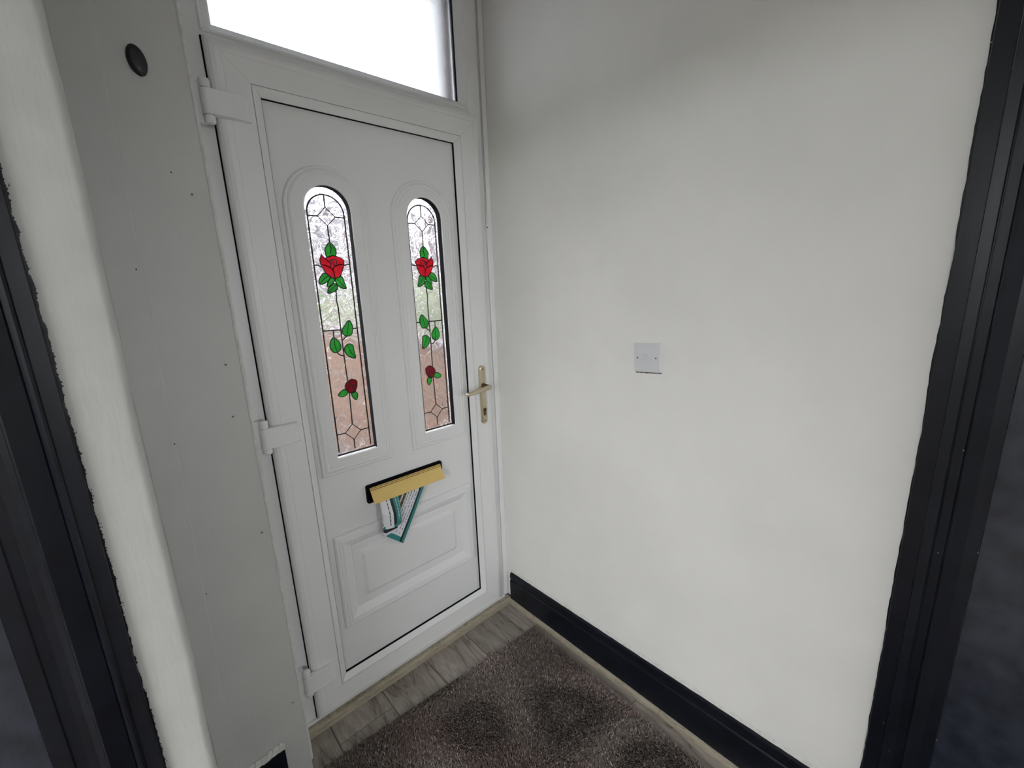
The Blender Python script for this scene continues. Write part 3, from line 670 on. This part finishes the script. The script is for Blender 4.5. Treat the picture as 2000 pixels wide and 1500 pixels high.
# letterplate
lp = empty('letterplate', (0.678, YPAN, 0.742), d1)
LX0, LX1, LZ0, LZ1 = 0.5255, 0.8310, 0.742, 0.8075
def rr2(x0, x1, z0, z1, r, i=0):
    x0 += i; x1 -= i; z0 += i; z1 -= i; out = []
    for (cx_, cz_, a0) in ((x0+r, z0+r, 180), (x1-r, z0+r, 270), (x1-r, z1-r, 0), (x0+r, z1-r, 90)):
        for k in range(6): a = math.radians(a0+90*k/5); out.append((cx_+r*math.cos(a), cz_+r*math.sin(a)))
    return out
loft(lambda i: rr2(LX0, LX1, LZ0, LZ1, 0.006, i), [(0, YPAN), (0, YPAN-0.010), (0.0012, YPAN-0.0118), (0.008, YPAN-0.0122), (0.0095, YPAN-0.0115), (0.0098, YPAN-0.003)], True).build('frame', M['gasket'], lp)
# flap: hinged strip with two ribs, swung open by the post
FX0, FX1 = 0.5345, 0.8195
p0 = Vector((0, YPAN-0.0135, 0.7990)); p1 = Vector((0, -0.0205, 0.7500)); dz = (p1-p0).normalized(); L = (p1-p0).length; nn = Vector((0, dz.z, -dz.y))
prof = [(0, 0.0), (0.0005, 0.0026), (0.0030, 0.0030), (0.0036, 0.0004), (0.0050, 0.0004), (0.0056, 0.0030), (0.0086, 0.0030), (0.0094, 0.0006), (0.0108, 0.0004), (L-0.0015, 0.0004), (L, -0.0006), (L-0.001, -0.0016), (0.010, -0.0014), (0.002, -0.0014)]
m = MB(); pts = [p0+dz*s+nn*h for s, h in prof]; n = len(pts)
m.add([(FX0, p.y, p.z) for p in pts]+[(FX1, p.y, p.z) for p in pts], [(i, (i+1) % n, n+(i+1) % n, n+i) for i in range(n)]+[tuple(range(n)), tuple(range(n, 2*n))])
m.build('flap', M['brass'], lp)
for s_ in (0.0043, 0.0101):  # dark strips laid in the rib grooves stand in for their shade
    q = p0+dz*s_+nn*0.0009; m = MB(); e_ = dz*0.0007
    m.add([(x_, (q+e_*k_+nn*h_).y, (q+e_*k_+nn*h_).z) for x_ in (FX0+0.0005, FX1-0.0005) for k_ in (-1, 1) for h_ in (-0.0006, 0.0003)], [(0, 1, 3, 2), (4, 6, 7, 5), (0, 4, 5, 1), (2, 3, 7, 6), (0, 2, 6, 4), (1, 5, 7, 3)])
    m.build('flap_groove_shade', M['handle_dark'], lp)
lathe(MB(), (0.5300, YPAN-0.0122, 0.7515), (0, -1, 0), [(0, 0.0022), (0.0012, 0.0018)], 12).build('screw', M['screw'], lp)

# ------------------------------------------------------------------ leaflets in the letterplate
PM = [M['white_print'], M['teal'], M['black_print_and_shade'], M['ink'], M['pale_print'], M['photo'], M['pink']]
def sheet(name, nu, nv, pos, cell, label):
    m = MB(); vs = []; th = 0.0003
    for j in range(nv+1):
        for i in range(nu+1): vs.append(pos(i/nu, j/nv))
    m.v = [tuple(v) for v in vs]
    for j in range(nv):
        for i in range(nu):
            a = j*(nu+1)+i; m.f.append((a, a+1, a+nu+2, a+nu+1)); m.m.append(cell(i, j))
    o = m.build(name, None, None, False, PM); s = o.modifiers.new('thickness', 'SOLIDIFY'); s.thickness = 0.0004; s.offset = 0
    return tag(o, label, 'leaflet')
# flat leaflet: hangs just in front of the lower moulded panel, lower end angled to the left
YL = -0.0060
cTR, cBT, cBL = px(826, 957, 1, YL), px(787.5, 1061, 1, YL), px(755, 1048, 1, YL)
eu = cBT-cBL; ev = (cTR-cBT); ev = ev*1.06
rr = random.Random(41); NU, NV = 30, 60
rows = [[rr.random() < 0.80 and not (rr.random() < 0.1) for _ in range(NV)] for _ in range(NU)]
def flatcell(i, j):
    u = (i+0.5)/NU; v = (j+0.5)/NV
    if u > 0.87: return 1
    if v < 0.085 and u < 0.77: return 1
    if u > 0.77: return 2
    if v > 0.955: return 1
    if u < 0.20 and v > 0.34: return 5 if u > 0.05 else 0
    if i in (8, 12, 16, 20) and 0.17 < v < 0.93 and rows[i][j]: return 3
    if 0.115 < v < 0.15 and i in (6, 7, 12, 18): return 3
    return 0
def flatpos(u, v):
    p = cBL+eu*u+ev*v
    return p + Vector((0, 0.75*max(0, p.z-0.738) + 0.0012*math.sin(u*3.0+v*4), 0))
sheet('leaflet', NU, NV, flatpos, flatcell, 'flat leaflet with teal border and dark stripe sticking out of the brass letter flap')
# curled leaflet: rolled lengthwise into an open tube, back edge longer than the front
xL, xR = px(753, 1000, 1, -0.030).x, px(785, 1000, 1, -0.030).x
zt_, zb_ = 0.7525, px(765, 1031, 1, -0.036).z
w_ = xR-xL
xs = [(0.95*w_, 0.0), (0.45*w_, 0.003), (-0.02*w_, 0.006), (-0.16*w_, 0.014), (0.0, 0.024), (0.28*w_, 0.030), (0.65*w_, 0.030), (0.92*w_, 0.022), (1.02*w_, 0.012)]
def curve(u):
    s = u*(len(xs)-1); i = min(int(s), len(xs)-2); t = s-i
    q = [xs[max(0, min(len(xs)-1, i+k-1))] for k in range(4)]
    return [0.5*((2*q[1][c])+(-q[0][c]+q[2][c])*t+(2*q[0][c]-5*q[1][c]+4*q[2][c]-q[3][c])*t*t+(-q[0][c]+3*q[1][c]-3*q[2][c]+q[3][c])*t**3) for c in (0, 1)]
def curlpos(u, v):
    X, B = curve(u); open_ = min(1.0, max(0.0, (0.752-(zb_+(zt_-zb_)*v))/0.050))
    front = max(0.0, min(1.0, (u-0.22)/0.22))
    z = zb_ - 0.034*(1-front)*(1-v) + (zt_-zb_)*v
    X -= 0.006*(1-v)**2*(1-u)
    return Vector((xL+X+0.001*v, -0.0085-B*(0.20+0.80*open_), z))
NU2, NV2 = 36, 50
rows2 = [[rr.random() < 0.82 for _ in range(NV2)] for _ in range(NU2)]
def curlcell(i, j):
    u = (i+0.5)/NU2; v = (j+0.5)/NV2
    if u < 0.30: return 2 if (0.05 < v < 0.22 and u > 0.03) else 0  # dark cells on the back sheet paint the shade inside the tube
    if v < 0.10 and (u > 0.70 or u < 0.48): return 1
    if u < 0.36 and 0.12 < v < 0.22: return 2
    if u < 0.41 and 0.16 < v < 0.26: return 6
    if u > 0.72:
        if i in (28, 31) and 0.20 < v and rows2[i][j]: return 4
        return 1
    if 0.655 < u <= 0.72: return 2 if v > 0.07 else 1
    if i == 21 and v > 0.10 and rows2[i][j]: return 3
    return 0
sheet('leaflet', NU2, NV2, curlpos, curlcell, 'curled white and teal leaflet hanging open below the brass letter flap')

# ------------------------------------------------------------------ light switch
SWC = (px(1236.6, 699, 0, XR-0.009)+px(1290.5, 699.5, 0, XR-0.009))/2
sw = empty('light_switch', (XR, SWC.y, SWC.z-0.043)); tag(sw, 'small square white light switch on the right-hand wall', 'light switch')
ROT = math.radians(-3.4)
def swv(u, w, d):  # u towards -Y (right in view), w up, d out of the wall
    uu = u*math.cos(ROT)-w*math.sin(ROT)*-1*-1; ww = u*math.sin(ROT)*-1+w*math.cos(ROT)
    uu = u*math.cos(ROT)+w*math.sin(ROT)
    return (XR-d, SWC.y-uu, SWC.z+ww)
def swloft(w2_, h2_, prof, name, mat, parent, c=(0, 0), r=0.002):
    rings = []
    for (i, d) in prof:
        pts = rr2(c[0]-w2_, c[0]+w2_, c[1]-h2_, c[1]+h2_, r, i); rings.append([swv(p[0], p[1], d) for p in pts])
    n = len(rings[0]); m = MB(); m.add([v for q in rings for v in q], [(k*n+i, k*n+(i+1) % n, (k+1)*n+(i+1) % n, (k+1)*n+i) for k in range(len(rings)-1) for i in range(n)]+[tuple((len(rings)-1)*n+i for i in range(n))])
    return m.build(name, mat, parent)
swloft(0.0435, 0.0435, [(0, 0.0002), (0, 0.0070), (0.0015, 0.0085), (0.0035, 0.0092)], 'faceplate', M['switch'], sw)
ro = MB()
vsr = [swv(u, w, d) for (u, w, d) in [(-0.0095, -0.0135, 0.0090), (0.0095, -0.0135, 0.0090), (0.0095, 0.0135, 0.0090), (-0.0095, 0.0135, 0.0090), (-0.0090, -0.0130, 0.0102), (0.0090, -0.0130, 0.0102), (0.0090, 0.0090, 0.0128), (-0.0090, 0.0090, 0.0128), (0.0090, 0.0130, 0.0122), (-0.0090, 0.0130, 0.0122)]]
ro.add(vsr, [(0, 1, 5, 4), (1, 2, 8, 6, 5), (2, 3, 9, 8), (3, 0, 4, 7, 9), (4, 5, 6, 7), (7, 6, 8, 9)]); ro.build('rocker', M['switch'], sw)
for u in (-0.0300, 0.0300):
    lathe(MB(), swv(u, 0, 0.0088), (-1, 0, 0), [(0, 0.0025), (0.0008, 0.0022)], 12).build('screw', M['screw'], sw)
m = MB(); rr = random.Random(8)
# broken plaster edge below the switch
vs = []
for k in range(15):
    u = -0.043+k*0.086/14; vs += [swv(u, -0.0430, 0.0006), swv(u, -0.0465-rr.uniform(0, 0.002), 0.0004)]
m.add(vs, [(2*k, 2*k+1, 2*k+3, 2*k+2) for k in range(14)]); m.build('plaster_gap', M['handle_dark'], sw)

# ------------------------------------------------------------------ dark oval disc on the boards
c = px(267, 117, 1, YP-0.004)
m = MB(); sg_ = 36; rings = []
for (s, d) in ((1.0, 0.0), (1.0, -0.004), (0.93, -0.0065), (0.6, -0.0085), (0.25, -0.0092)):
    rings.append([(c.x+0.0158*s*math.cos(2*math.pi*k/sg_)-0.0022*s*math.sin(2*math.pi*k/sg_), YP-0.0007+d, c.z+0.0275*s*math.sin(2*math.pi*k/sg_)) for k in range(sg_)])
m.add([v for r in rings for v in r], [(j*sg_+k, j*sg_+(k+1) % sg_, (j+1)*sg_+(k+1) % sg_, (j+1)*sg_+k) for j in range(4) for k in range(sg_)]+[tuple(4*sg_+k for k in range(sg_))])
do = m.build('wall_button', M['disc'], None, True, origin=(c.x, YP, c.z)); tag(do, 'dark grey oval button fixed high on the boxed boards', 'button')

# ------------------------------------------------------------------ cable clip at the right edge of the frame
cc = empty('sensor_cover', (1.124, YF-0.006, 1.69)); tag(cc, 'small white plastic sensor with a thin cable beside the door frame', 'sensor')
m = MB(); lathe(m, (1.1265, YF-0.0085, 1.700), (0, 0, 1), [(0, 0.0040), (0.003, 0.0062), (0.036, 0.0062), (0.041, 0.0040)], 16); m.build('cover', M['upvc'], cc, True)
m = MB(); lathe(m, (1.1238, YF-0.0072, 1.738), (0, 0, 1), [(0, 0.0016), (0.75, 0.0016)], 8); m.build('cable', M['handle_dark'] if False else M['boxing'], cc, True)
MB().box(1.1175, 1.1300, YF-0.0085, YF-0.0055, 1.676, 1.694).build('fixing_tab', M['upvc'], cc)
lathe(MB(), (1.1225, YF-0.0082, 1.685), (0, -1, 0), [(0, 0.0030), (0.0012, 0.0024)], 12).build('screw', M['gasket'], cc)

# ------------------------------------------------------------------ rug
rgx = [Vector((1.104, -0.190)), Vector((0.115, -0.117))]
U = (rgx[1]-rgx[0]); Ulen = U.length; U.normalize(); V = Vector((-0.038, -0.999)).normalized(); Vlen = 1.50
ru = empty('shaggy_rug', (0.6, -0.9, 0)); tag(ru, 'dark brown shaggy rug with silvery flecks on the laminate floor', 'rug')
def rp(u, v): return rgx[0]+U*u*Ulen+V*v*Vlen
def wob(u, v):
    p = rp(u, v); w = 0.004*math.sin(p.x*23)+0.003*math.sin(p.y*31+1)
    return p
m = MB(); nn_ = 24; top = []
per = [(k/nn_, 0) for k in range(nn_)] + [(1, k/nn_) for k in range(nn_)] + [(1-k/nn_, 1) for k in range(nn_)] + [(0, 1-k/nn_) for k in range(nn_)]
pp = [rp(*q) for q in per]; n = len(pp)
m.add([(p.x, p.y, 0.0005) for p in pp]+[(p.x, p.y, 0.005) for p in pp], [(i, (i+1) % n, n+(i+1) % n, n+i) for i in range(n)]+[tuple(range(n, 2*n))])
m.build('backing', M['rug'], ru)
import numpy as np
rs = np.random.RandomState(4); NB = 330000
uu = rs.rand(NB); vv = rs.rand(NB)
edge = rs.rand(NB) < 0.05
uu[edge] = np.where(rs.rand(edge.sum()) < 0.5, 0.004*rs.rand(edge.sum()), uu[edge]); 
P0 = np.array([rgx[0].x, rgx[0].y]); Ua = np.array([U.x, U.y])*Ulen; Va = np.array([V.x, V.y])*Vlen
P = P0+uu[:, None]*Ua+vv[:, None]*Va
def field(P, ks, ph): return sum(np.sin(P[:, 0]*a+P[:, 1]*b+p) for (a, b), p in zip(ks, ph))/len(ks)
f1 = field(P, [(7, 4), (-5, 9), (13, -6), (3, 14), (17, 11)], [0.3, 1.7, 2.9, 4.1, 0.8])
f2 = field(P, [(6, -8), (11, 5), (-9, 12), (19, -3), (4, 21)], [2.1, 0.4, 5.2, 3.3, 1.1])
ang = 2.2*f1*2.5+1.0+rs.normal(0, 0.7, NB)
ln = 0.0075+0.004*rs.rand(NB); tilt = 0.55+0.35*f2+rs.normal(0, 0.2, NB); tilt = np.clip(tilt, 0.1, 1.3)
dx = np.cos(ang)*np.sin(tilt)*ln; dy = np.sin(ang)*np.sin(tilt)*ln; dzv = np.cos(tilt)*ln
wa = rs.rand(NB)*math.pi; hw = 0.0008+0.0006*rs.rand(NB)
base = np.array(ru.location)
V3 = np.zeros((NB, 3, 3)); z0 = 0.0045
V3[:, 0, 0] = P[:, 0]-np.cos(wa)*hw; V3[:, 0, 1] = P[:, 1]-np.sin(wa)*hw; V3[:, 0, 2] = z0
V3[:, 1, 0] = P[:, 0]+np.cos(wa)*hw; V3[:, 1, 1] = P[:, 1]+np.sin(wa)*hw; V3[:, 1, 2] = z0
V3[:, 2, 0] = P[:, 0]+dx; V3[:, 2, 1] = P[:, 1]+dy; V3[:, 2, 2] = z0+dzv
V3 -= base
me = bpy.data.meshes.new('pile'); me.vertices.add(NB*3); me.loops.add(NB*3); me.polygons.add(NB)
me.vertices.foreach_set('co', V3.reshape(-1)); me.loops.foreach_set('vertex_index', np.arange(NB*3, dtype=np.int32))
me.polygons.foreach_set('loop_start', np.arange(0, NB*3, 3, dtype=np.int32))
me.update(calc_edges=True)
ca = me.color_attributes.new('yarn', 'FLOAT_COLOR', 'POINT')
col = np.tile(np.array([0.22, 0.175, 0.15, 1.0]), (NB, 1)); r = rs.rand(NB)
col[:, :3] *= (0.6+0.8*rs.rand(NB))[:, None]
sil = r < (0.075+0.14*np.clip(f2, 0, 1)); col[sil, :3] = np.array([0.95, 0.89, 0.85])*(0.5+0.5*rs.rand(sil.sum()))[:, None]
red = (r > 0.5) & (field(P, [(9, -7), (15, 8), (-12, 5)], [1.0, 2.2, 0.1]) > 0.15); col[red, :3] *= np.array([1.14, 0.97, 0.99])
ca.data.foreach_set('color', np.repeat(col, 3, axis=0).reshape(-1))
me.materials.append(M['pile'])
po = bpy.data.objects.new('pile', me); COL.objects.link(po); po.parent = ru; tag(po, kind='stuff')

# ------------------------------------------------------------------ outside, seen through the obscured glass
tag(MB().box(-40, 40, -40, 40, -0.45, -0.30).build('ground_paving', M['paving']), 'grey paving outside the front door', 'paving', kind='structure')
gw = empty('garden_wall', (1.75, 3.0, -0.30)); tag(gw, 'low tan brick garden wall outside, blurred behind the patterned glass', 'garden wall')
MB().box(1.64, 1.86, 0.33, 6.0, -0.30, 1.06).build('brickwork', M['brick'], gw)
MB().box(1.61, 1.89, 0.33, 6.02, 1.06, 1.10).build('coping', M['render'], gw)
def bush(name, x0, x1, y0, y1, z0, z1, label, seed):
    n = 14; m = MB(); rr = random.Random(seed); vs = []
    for j in range(n+1):
        for i in range(n*2):
            th = 2*math.pi*i/(n*2); ph = math.pi*j/n
            s = 1+0.12*math.sin(5*th+3*ph+seed)+0.10*rr.uniform(-1, 1)
            sx = abs(math.cos(th))**0.5*math.copysign(1, math.cos(th)); sy = abs(math.sin(th))**0.5*math.copysign(1, math.sin(th))
            sp = math.sin(ph)**0.4 if 0 < j < n else 0
            vs.append(((x0+x1)/2+(x1-x0)/2*sx*sp*s, (y0+y1)/2+(y1-y0)/2*sy*sp*s, max(z0, (z0+z1)/2+(z1-z0)/2*math.cos(ph)*(s if j else 1))))
    k = 2*n; m.add(vs, [(j*k+i, j*k+(i+1) % k, (j+1)*k+(i+1) % k, (j+1)*k+i) for j in range(n) for i in range(k)])
    return tag(m.build(name, M['hedge'], None, True), label, 'hedge')
bush('hedge', 1.95, 3.0, 1.0, 4.6, -0.30, 1.50, 'green hedge outside beyond the low garden wall', 3)
bush('hedge', 1.0, 4.2, 6.4, 7.4, -0.30, 1.35, 'green hedge at the far end of the front path outside', 9)
hs = empty('house', (8.0, 15, -0.30)); tag(hs, 'pinkish-grey house across the street, blurred behind the patterned glass', 'house')
MB().box(4.0, 13.0, 14, 20, -0.30, 4.3).build('wall', M['render'], hs)
m = MB(); m.add([(3.8, 13.7, 4.3), (13.2, 13.7, 4.3), (13.2, 20.3, 4.3), (3.8, 20.3, 4.3), (3.8, 17, 6.0), (13.2, 17, 6.0)], [(0, 1, 5, 4), (2, 3, 4, 5), (0, 4, 3), (1, 2, 5), (3, 2, 1, 0)]); m.build('roof', M['slate'], hs)
for x_ in (4.8, 7.4, 10.2):
    for z_ in (0.8, 2.7):
        f_ = MB().box(x_, x_+1.4, 13.94, 14.02, z_, z_+1.1).build('window', M['upvc'], hs); MB().box(x_+0.1, x_+1.3, 13.92, 13.95, z_+0.1, z_+1.0).build('pane', M['dark_pane'], f_)

bush('hedge', -9.5, -8.0, -9.0, 6.0, -0.30, 1.9, 'long green hedge beyond the window of the side room', 17)
